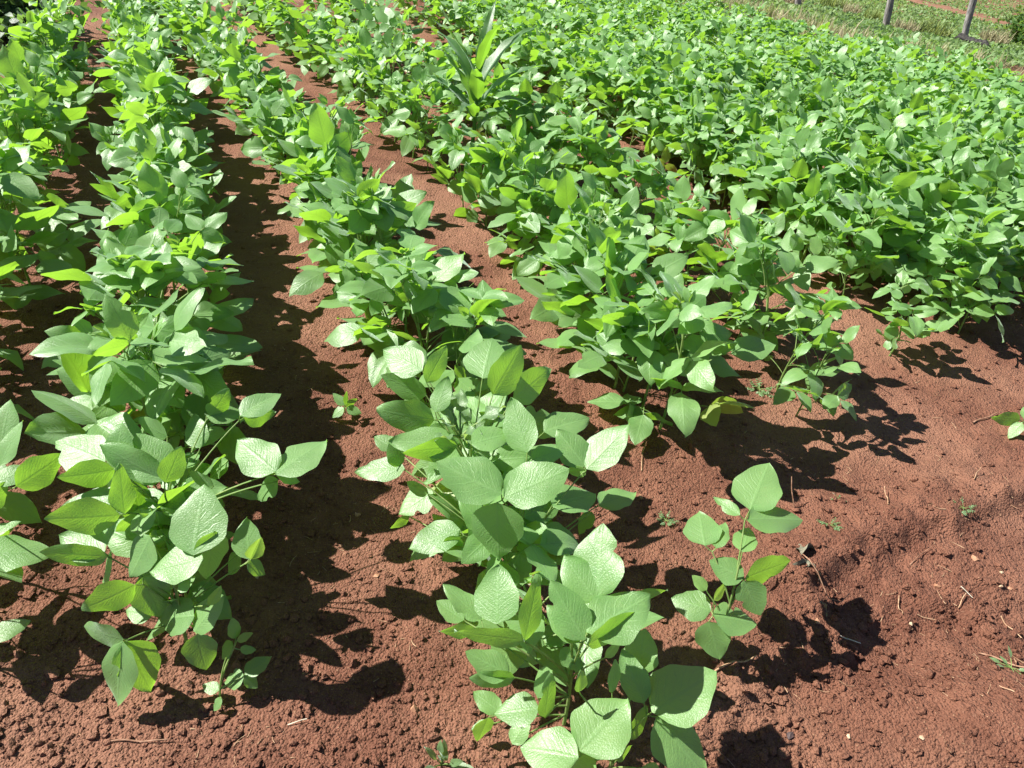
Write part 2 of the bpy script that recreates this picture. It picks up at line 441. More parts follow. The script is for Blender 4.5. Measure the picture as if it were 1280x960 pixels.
# loose crumbs of soil
def lump_mesh(seed, sub=1):
    import bmesh
    bm = bmesh.new(); bmesh.ops.create_icosphere(bm, subdivisions=sub, radius=1)
    r = np.random.default_rng(seed)
    V = np.array([v.co[:] for v in bm.verts]); F = np.array([[v.index for v in f.verts] for f in bm.faces]); bm.free()
    V = V * (1 + r.normal(0, 0.24, (len(V), 1))) * np.array([1, r.uniform(0.65, 1), r.uniform(0.5, 0.8)])
    return V, F
lumps = [lump_mesh(i) for i in range(12)]
def octa(seed):
    q = np.random.default_rng(seed)
    V = np.array([[1, 0, 0], [-1, 0, 0], [0, 1, 0], [0, -1, 0], [0, 0, 1], [0, 0, -1.]]) * (1 + q.normal(0, .25, (6, 1)))
    return V * [1, 1, .8], np.array([[0, 2, 4], [2, 1, 4], [1, 3, 4], [3, 0, 4], [2, 0, 5], [1, 2, 5], [3, 1, 5], [0, 3, 5]])
small = [octa(i) for i in range(12)]

class TB(MB):
    def add(s, V, F, tint=0.5):
        s.v.append(V); s.f.append(F + s.n); s.uv.append(V[:, :2]); s.t.append(np.full(len(V), tint)); s.n += len(V)

cb = TB()
r = np.random.default_rng(21)
NC = 26000
cu = r.uniform(-60, 1340, NC); cv = 200 + 800 * r.uniform(0, 1, NC) ** 0.6
CP = np.array([gp(a, b) for a, b in zip(cu, cv)]); CZ = height(CP[:, 0], CP[:, 1]); CD = line_dist(STEP, CP[:, 0], CP[:, 1])
for p, pz, dstep in zip(CP, CZ, CD):
    s = 0.0013 * (1 / r.uniform(0.02, 1)) ** 0.60
    if -0.2 < dstep < 0.03 and p[0] > 0.1: s *= 1.25
    s = min(s, 0.011)
    V, F = (lumps if s > 0.004 else small)[r.integers(12)]
    an = r.uniform(0, 6.28); c_, s_ = math.cos(an), math.sin(an)
    R_ = np.array([[c_, -s_, 0], [s_, c_, 0], [0, 0, 1]])
    cb.add((V * s) @ R_.T + np.array([p[0], p[1], pz + s * 0.25]), F)
crumbs = link('soil_crumbs', cb.mesh('soil_crumbs', M_SOIL))
crumbs.data.polygons.foreach_set('use_smooth', np.zeros(len(crumbs.data.polygons), dtype=bool))
tag(crumbs, 'small loose lumps of red soil scattered over the ground', None, kind='stuff')

# ------------------------------------------------------------------ hand-placed soybean plants near the camera
# leaflet: base pixel, tip pixel, height of base, height of tip, roll ('b' = turned away from the sun, None = facing it), width / length
H_A2 = [(144,587,78,601,.34,.34,'b'), (131,577,71,549,.34,.34,None), (145,585,150,533,.34,.40,None), (206,601,173,547,.33,.38,None,.8),
        (204,600,131,562,.33,.35,'b',.5), (207,603,225,563,.33,.38,'b'), (267,608,236,594,.30,.31,'b'), (209,545,173,528,.30,.31,'b'),
        (150,535,111,529,.25,.25,None), (345,590,298,548,.32,.34,None), (345,593,401,548,.32,.33,None,.72), (343,589,372,601,.31,.27,None,.5),
        (348,600,320,622,.28,.24,None), (150,644,64,653,.30,.31,'b'), (152,634,80,631,.30,.30,None), (156,643,150,586,.30,.36,'b',.6),
        (250,560,240,520,.26,.30,None), (258,520,300,515,.30,.30,None), (300,520,345,490,.33,.35,None), (305,522,340,515,.32,.30,'b'),
        (262,520,285,490,.3,.34,'b'), (228,640,190,628,.2,.2,None), (285,575,262,596,.24,.2,None), (180,600,150,615,.2,.18,None)]
H_A1 = [(241,694,253,614,.30,.36,None,.85), (254,697,191,711,.30,.27,None,.72), (268,664,259,718,.33,.25,'b',.6), (188,670,165,716,.28,.22,None,.8),
        (169,731,109,765,.20,.18,'b',.7), (178,722,198,767,.20,.13,None,.8), (192,768,159,762,.12,.11,None), (243,770,196,772,.16,.12,None),
        (243,790,270,748,.14,.20,None), (246,793,256,836,.14,.08,None,.8), (154,799,104,790,.14,.13,'b',.7), (154,802,141,880,.14,.02,None,.55),
        (157,801,187,862,.14,.04,None,.62), (134,696,58,691,.24,.25,'b',.5), (131,691,79,671,.24,.24,None), (140,698,129,723,.22,.16,None,.8),
        (312,699,306,652,.20,.25,None,.8), (314,699,325,675,.20,.24,'b'), (309,704,332,716,.20,.17,None), (300,690,285,716,.18,.14,None),
        (262,757,275,735,.2,.23,'b',.5), (222,738,242,722,.2,.22,None)]
H_A0 = [(290,802,277,822,.10,.07,None), (295,798,292,775,.12,.15,'b',.7), (296,801,315,793,.12,.12,'b',.7), (306,845,321,858,.06,.04,None,.8),
        (306,843,335,821,.06,.07,None,.75), (305,846,281,852,.06,.04,None,.8), (274,863,254,856,.03,.03,None), (277,873,267,887,.03,.01,None),
        (300,812,318,812,.1,.09,None)]
H_B0 = [(724,938,778,880,.20,.22,None,.9), (723,947,655,930,.20,.18,None,.8), (815,890,887,842,.20,.20,None,.85), (797,842,803,792,.20,.25,None,.9),
        (805,879,780,818,.20,.24,None,.55), (820,896,880,965,.18,.06,None,.7), (771,950,790,935,.1,.1,'b'), (787,925,808,888,.14,.17,'b'),
        (765,866,770,829,.22,.26,'b',.6), (724,865,727,841,.26,.29,'b',.7), (745,950,700,985,.18,.1,None), (800,960,830,990,.12,.08,None)]
H_B1 = [(746,751,710,699,.34,.37,None,.8), (747,748,748,662,.34,.41,None,.8), (734,791,805,748,.34,.36,None,.75), (734,806,796,774,.34,.35,'b',.5),
        (731,800,693,733,.33,.38,None,.6), (724,803,689,760,.32,.34,'b',.6), (785,745,831,743,.3,.31,'b',.4), (621,780,622,713,.28,.33,None,.95),
        (655,802,675,727,.28,.33,'b',.55), (655,800,577,793,.28,.29,'b',.45), (595,788,554,794,.22,.22,'b',.6), (602,775,560,733,.22,.25,None,.5),
        (580,775,549,753,.15,.16,None,.7), (637,844,588,816,.18,.20,None,.7), (643,847,593,849,.18,.18,'b',.6), (674,885,622,888,.16,.15,None,.8),
        (681,897,688,847,.18,.24,'b',.5), (672,872,684,842,.18,.22,None,.6), (625,890,595,865,.10,.11,None,.7), (610,897,599,925,.10,.06,'b',.8),
        (756,822,780,800,.28,.3,'b',.6), (690,838,668,855,.2,.17,None), (700,812,725,835,.22,.2,None), (640,930,660,900,.06,.09,None), (610,905,590,910,.05,.04,None)]
H_B2 = [(621,628,623,692,.36,.27,None,.95), (630,621,703,589,.37,.38,None,.75), (627,618,554,579,.37,.38,None,.75), (659,566,640,503,.36,.42,None,.6),
        (665,575,702,561,.33,.34,None), (732,583,701,540,.30,.34,None,.75), (733,586,781,535,.30,.34,None,.65), (733,588,709,590,.30,.28,'b',.6),
        (748,631,791,614,.20,.20,None,.65), (690,632,740,616,.25,.22,None,.75), (676,667,722,681,.20,.17,None,.75), (673,659,642,668,.20,.16,None,.75),
        (609,667,580,692,.22,.16,None,.75), (575,662,517,682,.22,.20,None,.7), (575,671,552,691,.22,.18,'b',.7), (650,690,640,735,.2,.14,None,.8),
        (690,650,665,690,.18,.12,None,.8), (740,640,725,665,.15,.12,None), (541,614,502,639,.15,.12,None,.8), (535,617,510,605,.2,.21,'b',.7),
        (512,645,491,660,.10,.09,'b',.5), (506,586,448,586,.25,.24,None,.55), (500,583,490,556,.25,.29,'b',.8), (493,560,470,546,.15,.16,None,.8)]
H_B3 = [(543,525,477,517,.35,.36,'b',.7), (533,494,482,472,.33,.35,'b',.6), (544,515,558,475,.36,.41,None,.6), (572,555,495,552,.33,.33,None,.55),
        (572,558,510,565,.33,.34,'b',.5), (589,555,633,541,.36,.37,None,.75), (616,493,649,438,.36,.43,'b',.75), (603,473,614,424,.38,.42,None,.9),
        (641,499,685,465,.33,.35,'b',.65), (528,463,482,437,.38,.39,None,.7), (533,478,557,437,.38,.43,'b',.6), (625,524,601,517,.33,.34,'b',.6),
        (680,540,732,520,.20,.18,None,.7), (650,520,700,535,.2,.16,None,.7), (640,470,668,485,.3,.28,None)]
H_C0 = [(937,638,958,585,.36,.40,None,.75), (934,649,995,647,.36,.34,None,.5), (925,644,897,624,.36,.36,None,.45), (881,682,875,642,.30,.31,None,.8),
        (928,690,936,660,.30,.31,None,.65), (930,722,894,704,.26,.27,None,.85), (932,722,979,705,.26,.27,'b',.8), (930,726,947,762,.26,.20,None,.8),
        (889,763,848,748,.16,.16,None,.85), (891,769,939,776,.16,.15,None,.75), (886,777,897,817,.15,.08,None,.85), (883,738,869,722,.2,.22,'b',.7),
        (892,750,906,732,.2,.22,'b',.7), (895,685,905,655,.3,.31,None,.5)]
H_C0 = [(*q[:4], q[4] * 0.78, q[5] * 0.78, *q[6:]) for q in H_C0]
H_R = [(1275,525,1244,523,.06,.06,'b',.6), (1278,528,1262,546,.06,.02,None,.6), (1280,524,1290,505,.06,.09,None,.6), (1283,526,1310,530,.06,.05,None,.6)]
H_S = [(430,507,418,492,.05,.07,None,.6), (432,508,446,500,.05,.06,'b',.6), (430,510,415,520,.05,.03,None,.7), (433,510,450,516,.05,.04,None,.7), (431,506,434,490,.06,.08,'b',.5)]
H_L1 = [(20,608,76,574,.30,.32,'b',.7), (0,582,21,531,.3,.36,None,.5), (-10,604,41,582,.3,.31,None,.6), (-20,640,10,605,.28,.3,'b',.6), (0,560,10,505,.28,.34,None)]
H_L0 = [(-30,692,58,686,.2,.2,None,.62), (-25,672,20,652,.25,.26,None,.4), (-20,800,30,775,.12,.13,None,.6), (-40,640,-8,660,.3,.28,None), (-40,730,-5,720,.2,.2,None)]

def solve_roll(a, roll, P):
    s0 = nrm(np.cross(a, Z))
    if abs(a @ RT0) < 0.4:
        if s0 @ RT0 < 0: s0 = -s0
    elif s0 @ FW < 0: s0 = -s0
    view = nrm(EYE - P)
    best = None
    for deg in range(-84, 85, 6):
        s = rot_about(s0, a, math.radians(deg)); n = np.cross(s, a)
        if n[2] < 0: n = -n
        vis, sun = n @ view, n @ SUN
        if roll == 'b':
            sc = 1.0 * min(vis, 0.85) - (1.4 * abs(sun + 0.32) if vis > 0 else 3) - 0.001 * abs(deg)
        else:
            sc = 0.8 * min(vis, 0.9) + 0.55 * min(sun, 0.8) - 0.0025 * abs(deg)
        if best is None or sc > best[0]: best = (sc, s)
    return best[1]

def hand_plant(root_px, spec, label, group='soybean plants', name='soybean_plant', seed=1, filler=0, stem_r=0.0036, grow_by=1.0):
    r = np.random.default_rng(seed)
    g = gp(*root_px); root = np.array([g[0], g[1], hz(g[0], g[1])])
    st, fol, tip = MB(), MB(), MB()
    items = []
    for q in spec:
        xb, yb, xt, yt, hb, ht, roll = q[:7]; wr = q[7] if len(q) > 7 else 0.68
        B = gp(xb, yb, hb); best = None
        for dh in np.linspace(-0.14, 0.14, 57):
            if ht + dh < 0.008: continue
            a = gp(xt, yt, ht + dh) - B; L = np.linalg.norm(a)
            c = abs(dh) + 4 * max(0, L - 0.108) + 1.0 * max(0, min(0.045, hb) - L)
            if best is None or c < best[0]: best = (c, a / L, L)
        a, L = best[1], min(max(best[2], 0.018), 0.125)
        items.append((B, a, L, wr, roll))
    hmax = max(i[0][2] for i in items)
    cx = np.mean([i[0] for i in items if i[0][2] > 0.6 * hmax], axis=0)
    top = np.array([root[0] * 0.45 + cx[0] * 0.55, root[1] * 0.45 + cx[1] * 0.55, max(hmax * 0.82, 0.03)])
    stem = curve(root - [0, 0, 0.03], [root[0], root[1], root[2] + 0.5 * (top[2] - root[2])], top, 12)
    st.tube(stem, stem_r, stem_r * 0.6, 8)
    clusters = []
    for B, a, L, wr, roll in items:
        sd = solve_roll(a, roll, B + a * L / 2)
        young = 0.75 if (roll == 'b' and L < 0.045 and B[2] > 0.15) else 0.0
        leaflet(tip if young else fol, B, a, sd, L * 1.12 * grow_by, L * min(1.0, wr * 1.12) * grow_by, bend=r.uniform(0.0, 0.16), fold=r.uniform(-0.12, 0.16) + (0.3 if young else 0),
                tint=np.clip(r.normal(0.38, 0.27), 0, 0.85) + young, nu=14, nv=10, wav=r.uniform(0.008, 0.03), r=r)
        for c in clusters:
            if np.linalg.norm(c[0] - B) < 0.032: c[1].append(B); break
        else: clusters.append([B, [B]])
    for B, bs in clusters:
        c = np.mean(bs, axis=0)
        hh = max(0.012, c[2] * 0.55)
        k = int(np.argmin(np.abs(stem[:, 2] - root[2] - hh)))
        p0 = stem[k]
        node = c - 0.01 * nrm(c - p0)
        ctrl = (p0 + node) / 2 + np.array([0, 0, 0.10 * np.linalg.norm(node - p0)])
        st.tube(curve(p0, ctrl, node, 9), 0.0019, 0.0013, 6)
        for b in bs: st.tube(np.array([node, (node + b) / 2 - [0, 0, .001], b]), 0.0013, 0.0010, 5)
    if filler:                                        # lower leaves in the shade of the upper ones
        for du in ((-0.05, 0.12) if filler > 3 else (0.10,)):
            s2, f2, t2 = grow(r, hmax * 0.74, filler + 3, 0.088, 9, 6)
            of = root + np.array([-0.44 * du, 0.9 * du, 0])
            fol.merge(f2, off=of); st.merge(s2, off=of)
            tip.merge(t2, off=of)
    for b in (st, fol, tip):
        b.v = [p - root for p in b.v]
    o = empty(name, root, label, 'soybean plant', group)
    link('stem', st.mesh('stem', M_STEM), o)
    link('foliage', fol.mesh('foliage', M_LEAF), o)
    if tip.n: link('young_foliage', tip.mesh('young_foliage', M_LEAF), o)
    return o

GRP = 'soybean plants standing in rows'
hand_plant((215, 735), H_A2, 'tall soybean plant with a pair of broad leaflets reaching out over the bare soil', GRP, seed=31, filler=4)
hand_plant((236, 815), H_A1, 'soybean plant ending the second row, with two dark leaflets hanging to the soil', GRP, seed=32, filler=2)
hand_plant((275, 880), H_A0, 'tiny low soybean seedling in front of the second row, half in shade', GRP, seed=33, stem_r=0.0022)
hand_plant((755, 985), H_B0, 'soybean plant at the very bottom edge with the biggest round leaves', GRP, seed=34)
hand_plant((705, 905), H_B1, 'soybean plant with two pale upright stems near the bottom edge', GRP, seed=35, filler=1)
hand_plant((640, 770), H_B2, 'soybean plant topped by three large flat pale leaflets, third row', GRP, seed=36, filler=4)
hand_plant((585, 680), H_B3, 'soybean plant beside the crinkled lobed weed in the third row', GRP, seed=37, filler=4)
hand_plant((890, 822), H_C0, 'small spindly soybean plant standing alone on bare red soil', GRP, seed=38, stem_r=0.003, grow_by=1.08)
hand_plant((1283, 548), H_R, 'little seedling cut off by the edge of the frame on bare soil', GRP, seed=39, stem_r=0.002)
hand_plant((431, 520), H_S, 'tiny soybean seedling alone in the furrow between second and third rows', GRP, seed=40, stem_r=0.0016)
hand_plant((-30, 720), H_L1, 'partly cut off soybean plant in the first row, leaf pointing into the furrow', GRP, seed=41, filler=3)
hand_plant((-55, 830), H_L0, 'partly cut off soybean plant with a big dark shaded leaf, nearest of the first row', GRP, seed=42, filler=2)

# ------------------------------------------------------------------ rows of grown plants
NV = 22
VARI, VLOW = [], []
for i in range(NV):
    rr = np.random.default_rng(100 + i)
    H = rr.uniform(0.33, 0.42)
    st, fol, tip = grow(rr, H, int(rr.integers(10, 13)), rr.uniform(0.084, 0.097))
    VARI.append((st.mesh('stem', M_STEM), fol.mesh('foliage', M_LEAF), tip.mesh('young_foliage', M_LEAF)))
for i in range(10):
    rr = np.random.default_rng(300 + i)
    st, fol, tip = grow(rr, rr.uniform(0.33, 0.42), 10, 0.090, 4, 2)
    fol.merge(tip); VLOW.append(fol)

ROWS = {   # canopy centre lines in the photograph
 'first row':  [(-130,640),(-140,500),(-95,380),(-30,280),(14,190),(50,100),(66,50),(76,15)],
 'second row': [(205,520),(205,400),(196,300),(196,200),(188,120),(171,50),(162,10),(154,-50)],
 'third row':  [(548,432),(482,330),(430,250),(370,170),(315,100),(270,50),(235,10),(180,-50)],
 'fourth row': [(838,455),(795,410),(712,310),(632,230),(555,155),(470,90),(398,40),(342,0),(285,-40)],
 'fifth row':  [(1045,432),(965,365),(890,300),(803,240),(716,180),(626,120),(540,65),(460,15),(398,-25)],
 'sixth row':  [(1168,372),(1100,315),(1010,250),(930,200),(830,140),(730,85),(640,45),(560,5),(490,-30)],
}
ZC = 0.24
plan = {k: np.array([on_field(u, v, ZC)[:2] for u, v in pts]) for k, pts in ROWS.items()}
# further rows: parallel to the sixth, starting where the headland cuts them off
base_row = plan['sixth row']
dirn = nrm(base_row[-1] - base_row[0]); perp = np.array([dirn[1], -dirn[0]])
if perp[0] < 0: perp = -perp
HL1, HL2 = plan['sixth row'][0], on_field(1290, 322, ZC)[:2]
hd = nrm(HL2 - HL1)
names = ['seventh row', 'eighth row', 'ninth row', 'tenth row', 'eleventh row', 'twelfth row', 'thirteenth row', 'fourteenth row', 'fifteenth row',
         'sixteenth row', 'seventeenth row', 'eighteenth row', 'nineteenth row', 'twentieth row', 'twenty-first row', 'twenty-second row', 'twenty-third row', 'twenty-fourth row', 'twenty-fifth row', 'twenty-sixth row', 'twenty-seventh row', 'twenty-eighth row', 'twenty-ninth row', 'thirtieth row', 'thirty-first row', 'thirty-second row']
for i, nm in enumerate(names):
    off = 0.38 * (i + 1)
    start = HL1 + hd * (off / (hd @ perp))
    plan[nm] = np.array([start + dirn * t + perp * 0.04 * math.sin(t * 1.3 + i) for t in np.linspace(0, 24, 60)])

def resample(P, step, r):
    d = np.r_[0, np.cumsum(np.linalg.norm(np.diff(P, axis=0), axis=1))]
    out, s = [], 0.02
    while s < d[-1]:
        out.append((np.interp(s, d, P[:, 0]), np.interp(s, d, P[:, 1]))); s += step * r.uniform(0.7, 1.3)
    return out

ONES = ' first second third fourth fifth sixth seventh eighth ninth tenth eleventh twelfth thirteenth fourteenth fifteenth sixteenth seventeenth eighteenth nineteenth'.split(' ')
TENS = {2: ('twentieth', 'twenty'), 3: ('thirtieth', 'thirty'), 4: ('fortieth', 'forty'), 5: ('fiftieth', 'fifty'), 6: ('sixtieth', 'sixty'), 7: ('seventieth', 'seventy'),
        8: ('eightieth', 'eighty'), 9: ('ninetieth', 'ninety')}
def ordinal(n):
    if n < 20: return ONES[n]
    t, o = divmod(n, 10)
    return TENS[t][0] if o == 0 else TENS[t][1] + '-' + ONES[o]

MZ = gp(590, 165, 0.16)[:2]
cands = []
rp = np.random.default_rng(77)
SKIP = {'first row': 2, 'second row': 2, 'third row': 4}
for nm, P in plan.items():
    place = SKIP.get(nm, 0)
    for k, (x, y) in enumerate(resample(P, 0.102 if len(P) < 20 else 0.074, rp)):
        x += rp.normal(0, 0.025); y += rp.normal(0, 0.02)
        if beyond(x, y) > 0.15: continue
        if nm == 'sixth row' and k in (1, 2, 3) or nm == 'fifth row' and k == 2: continue
        if math.hypot(x - MZ[0], y - MZ[1]) < 0.16 or math.hypot(x - MZ[0] * 0.93, y - MZ[1] * 0.93) < 0.17: continue
        u, v, w = proj((x, y, 0.25 + float(fall(x, y))))
        if not (-130 < u < 1400 and v < 1000 and v > -75): continue
        place += 1
        cands.append((w, x, y, nm, place, u, v))
cands.sort()
seen = [c for c in cands if -60 < c[5] < 1330 and c[6] > -15]
keep = set(id(c) for c in seen[:288])
stuff = MB()
protos = {}
for c in cands:
    w, x, y, nm, k, u, v = c
    z = hz(x, y)
    rot = rp.uniform(-1.1, 1.1)
    s = rp.uniform(0.86, 1.12)
    s *= 1 - 0.44 * min(1, max(0, (w - 3.0) / 4.5))
    if nm in ('sixth row', 'fifth row') and k < 3: s *= 0.80
    if nm in ('seventh row', 'eighth row', 'ninth row') and k < 3: s *= 0.85
    sx = s
    if nm in ('first row', 'second row', 'third row', 'fourth row'): sx *= 1.05 - 0.17 * min(1, max(0, (w - 2.0) / 2.0))
    if id(c) in keep:
        i = int(rp.integers(NV))
        size = 'short' if s < 0.92 else ('tall' if s > 1.05 else 'leafy')
        lab = f'{size} soybean plant, {ordinal(k)} from the near end of the {nm} from the left'
        if i not in protos:
            o = empty('soybean_plant', (x, y, z), lab, 'soybean plant', GRP, rot)
            for nme, me in zip(('stem', 'foliage', 'young_foliage'), VARI[i]): link(nme, me, o)
            protos[i] = o
        else:
            p = protos[i]; o = p.copy(); COL.objects.link(o); o.location = (x, y, z); o.rotation_euler = (0, 0, rot)
            o['label'] = lab
            for ch in list(p.children):
                q = ch.copy(); COL.objects.link(q); q.parent = o
        o.scale = (sx, sx, s * rp.uniform(0.92, 1.06))
    elif w > 1.2:
        fb = VLOW[int(rp.integers(len(VLOW)))]
        rot = rp.uniform(-1.1, 1.1); c_, s_ = math.cos(rot), math.sin(rot)
        stuff.merge(fb, np.array([[c_, -s_, 0], [s_, c_, 0], [0, 0, 1]]) * s, np.array([x, y, z]), rp.normal(0, 0.05))
if stuff.n:
    o = link('soybean_canopy', stuff.mesh('soybean_canopy', M_LEAF))
    tag(o, 'far soybean plants merging into one dense green canopy towards the posts', None, kind='stuff')
print('plants', len(cands), 'kept', len(keep), 'stuff verts', stuff.n)

# ------------------------------------------------------------------ maize plant among the soybeans
def maize():
    g = gp(590, 165, 0.16); root = np.array([g[0], g[1], hz(g[0], g[1])])
    o = empty('maize_plant', root, 'young maize plant with long arching blades rising above the soybeans', 'maize plant')
    o.scale = (0.86, 0.86, 0.9)
    st = MB(); st.tube(np.array([[0, 0, -0.03], [0.01, 0, 0.2], [0.015, 0.01, 0.42], [0.02, 0.01, 0.62]]), 0.012, 0.006, 10)
    link('stalk', st.mesh('stalk', M_MAIZE), o)
    r = np.random.default_rng(9)
    #            azimuth, rise, length, width, base height, droop
    for az, el, L, W, hb, dr in ((172, 1.25, 0.44, 0.052, 0.30, 0.55), (8, 1.0, 0.46, 0.055, 0.36, 0.9), (-90, 1.2, 0.36, 0.05, 0.38, 0.9), (20, 0.9, 0.40, 0.050, 0.22, 1.3), (165, 1.0, 0.42, 0.050, 0.28, 1.2), (-25, 0.75, 0.44, 0.055, 0.34, 1.6), (140, 1.15, 0.46, 0.050, 0.40, 1.0),
                                 (40, 1.1, 0.5, 0.052, 0.46, 0.9), (200, 1.2, 0.42, 0.045, 0.50, 0.7), (75, 1.3, 0.42, 0.040, 0.54, 0.5), (-60, 1.25, 0.40, 0.04, 0.56, 0.8), (-100, 0.9, 0.34, 0.045, 0.3, 1.3)):
        az = math.radians(az); d = np.array([math.cos(az), math.sin(az), 0]); sd = np.array([-d[1], d[0], 0])
        u = np.linspace(0, 1, 19); ang = el - dr * u ** 1.6
        X = np.cumsum(np.cos(ang)) * L / 19; Zz = np.cumsum(np.sin(ang)) * L / 19 + hb
        v = np.linspace(-1, 1, 7); U, V = np.meshgrid(u, v, indexing='ij')
        w = 1.55 * W / 2 * np.minimum(1, 0.45 + 2.2 * u) * (1 - u ** 2.6) + 0.001
        nx = -np.sin(ang); nz_ = np.cos(ang)
        fold = 0.30 * np.abs(V) * w[:, None] + 0.10 * W * np.sin(U * 22 + 2 * np.sign(V) + r.uniform(0, 6)) * V ** 2
        P = (X[:, None, None] + nx[:, None, None] * fold[..., None]) * d + (w[:, None] * V)[..., None] * sd + (Zz[:, None, None] + nz_[:, None, None] * fold[..., None]) * Z
        P[..., 2] *= 0.84
        mb = MB(); mb.grid(P + np.array([0.012, 0.005, 0]), U, V * 0.5 + 0.5, r.uniform(0.1, 0.6))
        link('leaf_blade', mb.mesh('leaf_blade', M_MAIZE), o)
maize()

# ------------------------------------------------------------------ weeds
def rosette(px, n, size, label, mat, lobed=False, z0=0.0, seed=0, up=0.5):
    r = np.random.default_rng(seed)
    g = gp(*px, z0); base = np.array([g[0], g[1], hz(g[0], g[1]) if z0 == 0 else z0])
    o = empty('weed', base, label, 'weed', 'weeds on the bare soil' if z0 == 0 else None)
    fol, st = MB(), MB()
    for i in range(n):
        a = i * 2.4 + r.normal(0, 0.3); el = r.uniform(0.1, 1.0) * up * 1.4
        d = np.array([math.cos(a) * math.cos(el), math.sin(a) * math.cos(el), math.sin(el)])
        p0 = np.array([0, 0, 0.004]); p1 = d * size * r.uniform(0.3, 0.8)
        st.tube(np.array([p0, (p0 + p1) / 2 + [0, 0, size * 0.05], p1]), size * 0.03, size * 0.02, 5)
        if lobed:
            for q in range(4):
                s_ = size * (0.7 - 0.12 * q)
                for sg in (-1, 1):
                    dd = nrm(d + sg * 0.9 * np.array([-d[1], d[0], 0.2]) + r.normal(0, 0.2, 3))
                    leaflet(fol, p1 + d * size * 0.22 * q, dd, np.cross(dd, Z) + r.normal(0, 0.3, 3), s_ * 0.6, s_ * 0.34, 0.5, 0.5, r.uniform(0.3, 0.8), 7, 4, 0.08, r=r)
        else:
            leaflet(fol, p1, d, np.cross(d, Z) + r.normal(0, 0.2, 3), size * r.uniform(0.5, 0.9), size * (0.42 if z0 else 0.3), 0.2, 0.3, r.uniform(0.3, 0.8), 12 if z0 else 6, 6, wav=0.12 if z0 else 0.02, r=r)
    link('stem', st.mesh('stem', M_STEM), o); link('foliage', fol.mesh('foliage', mat), o)

rosette((575, 548), 13, 0.075, 'grey-green weed with crinkled leaves among the third row soybeans', M_WEED, False, 0.31, 3, 0.8)
wb = gp(575, 548, 0.31)
rosette((832, 652), 9, 0.020, 'tiny pale grey-green weed on bare soil behind the lone small plant', M_WEED, True, 0, 4)
rosette((949, 487), 8, 0.035, 'pale feathery weed beside the end of the fifth row', M_WEED, True, 0, 5)
rosette((1034, 664), 6, 0.022, 'tiny weed sprouting inside the shadow of the lone small plant', M_WEED, True, 0, 6)
rosette((1198, 645), 7, 0.022, 'dry-looking tiny weed on the rough clods of the soil bank', M_WEED, True, 0, 7)
rosette((1262, 838), 7, 0.030, 'small yellowish weed under the long brown twig', M_WEED, False, 0, 8)
rosette((1045, 628), 5, 0.016, 'minute weed sprout just above the soil crack', M_WEED, False, 0, 10)
rosette((552, 955), 9, 0.045, 'small grassy weed at the bottom edge below the third row', M_WEED, False, 0, 9, 1.2)
rosette((232, 520), 7, 0.05, 'low weed under the second row plants', M_WEED, False, 0, 12, 0.8)

# ------------------------------------------------------------------ straw, twigs, stones on the soil
def stick(px0, px1, rad, label, name='straw_piece', mat=M_STRAW, cat='straw', grp='dry straw on the soil', h0=0.003, h1=0.006, sag=0.0, seed=0):
    r = np.random.default_rng(seed + int(px0[0]))
    a, b = gp(*px0, h0), gp(*px1, h1)
    n = 9; t = np.linspace(0, 1, n)[:, None]
    P = a * (1 - t) + b * t
    side = nrm(np.cross(b - a, Z)); P = P + side * (np.sin(t * math.pi) * sag + 0.02 * np.linalg.norm(b - a) * np.sin(t * 7 + r.uniform(0, 6)))
    P[:, 2] += height(P[:, 0], P[:, 1]) + rad * 0.3
    c = P.mean(axis=0); mb = MB(); mb.tube(P - c, rad * 0.75, rad * 0.55, 7)
    # closed ends
    o = link(name, mb.mesh(name, mat)); o.location = c
    tag(o, label, cat, grp)

stick((800, 592), (806, 550), .0016, 'straight straw lying upright in the picture between third and fourth rows')
stick((773, 521), (788, 540), .0012, 'short straw close to the long one near the fourth row', h1=0.012)
stick((1217, 527), (1248, 514), .0034, 'thick brown twig lying near the seedling at the edge', 'twig', M_TWIG, 'twig', 'twigs on the soil')
stick((1227, 810), (1290, 834), .0028, 'long dark brown twig below the soil step', 'twig', M_TWIG, 'twig', 'twigs on the soil')
stick((1258, 760), (1284, 788), .0022, 'pale twig at the edge on top of the soil step', 'twig', M_STRAW, 'twig', 'twigs on the soil')
stick((1127, 738), (1132, 761), .0016, 'short upright-looking straw in the middle of the bare flat patch')
stick((1152, 759), (1180, 765), .0012, 'thin straw just beside the pale yellow stone', sag=0.004)
stick((1202, 731), (1220, 741), .0016, 'whitish straw fragment on the bare flat patch', mat=M_PALE)
stick((1203, 752), (1210, 737), .0016, 'brown straw crossing just under the whitish fragment')
stick((1043, 785), (1077, 802), .0018, 'curved pale straw right of the lone plant shadow', sag=0.006, mat=M_PALE)
stick((888, 842), (944, 822), .0026, 'pale stick lying at the foot of the lone small plant', 'twig', M_STRAW, 'twig', 'twigs on the soil')
stick((990, 638), (988, 598), .0022, 'dry stalk stub leaning up out of the soil and casting a thin shadow', 'twig', M_TWIG, 'twig', 'twigs on the soil', 0.0, 0.07)
stick((138, 924), (212, 923), .0018, 'thin brown twig across the soil below the second row', 'twig', M_TWIG, 'twig', 'twigs on the soil')
stick((360, 908), (384, 901), .0014, 'grey-white straw inside the shadow below the second row', mat=M_PALE)
stick((80, 533), (117, 546), .0016, 'curved straw left of the second row by the furrow shade', sag=-0.012)
stick((1106, 640), (1104, 612), .0018, 'short straw standing among the clods of the bank', h1=0.02)
stick((1210, 610), (1222, 590), .0018, 'straw fragment on the far bank of clods', h1=0.015)
stick((1140, 700), (1165, 680), .0012, 'thin reddish root thread on the bank', mat=M_TWIG)
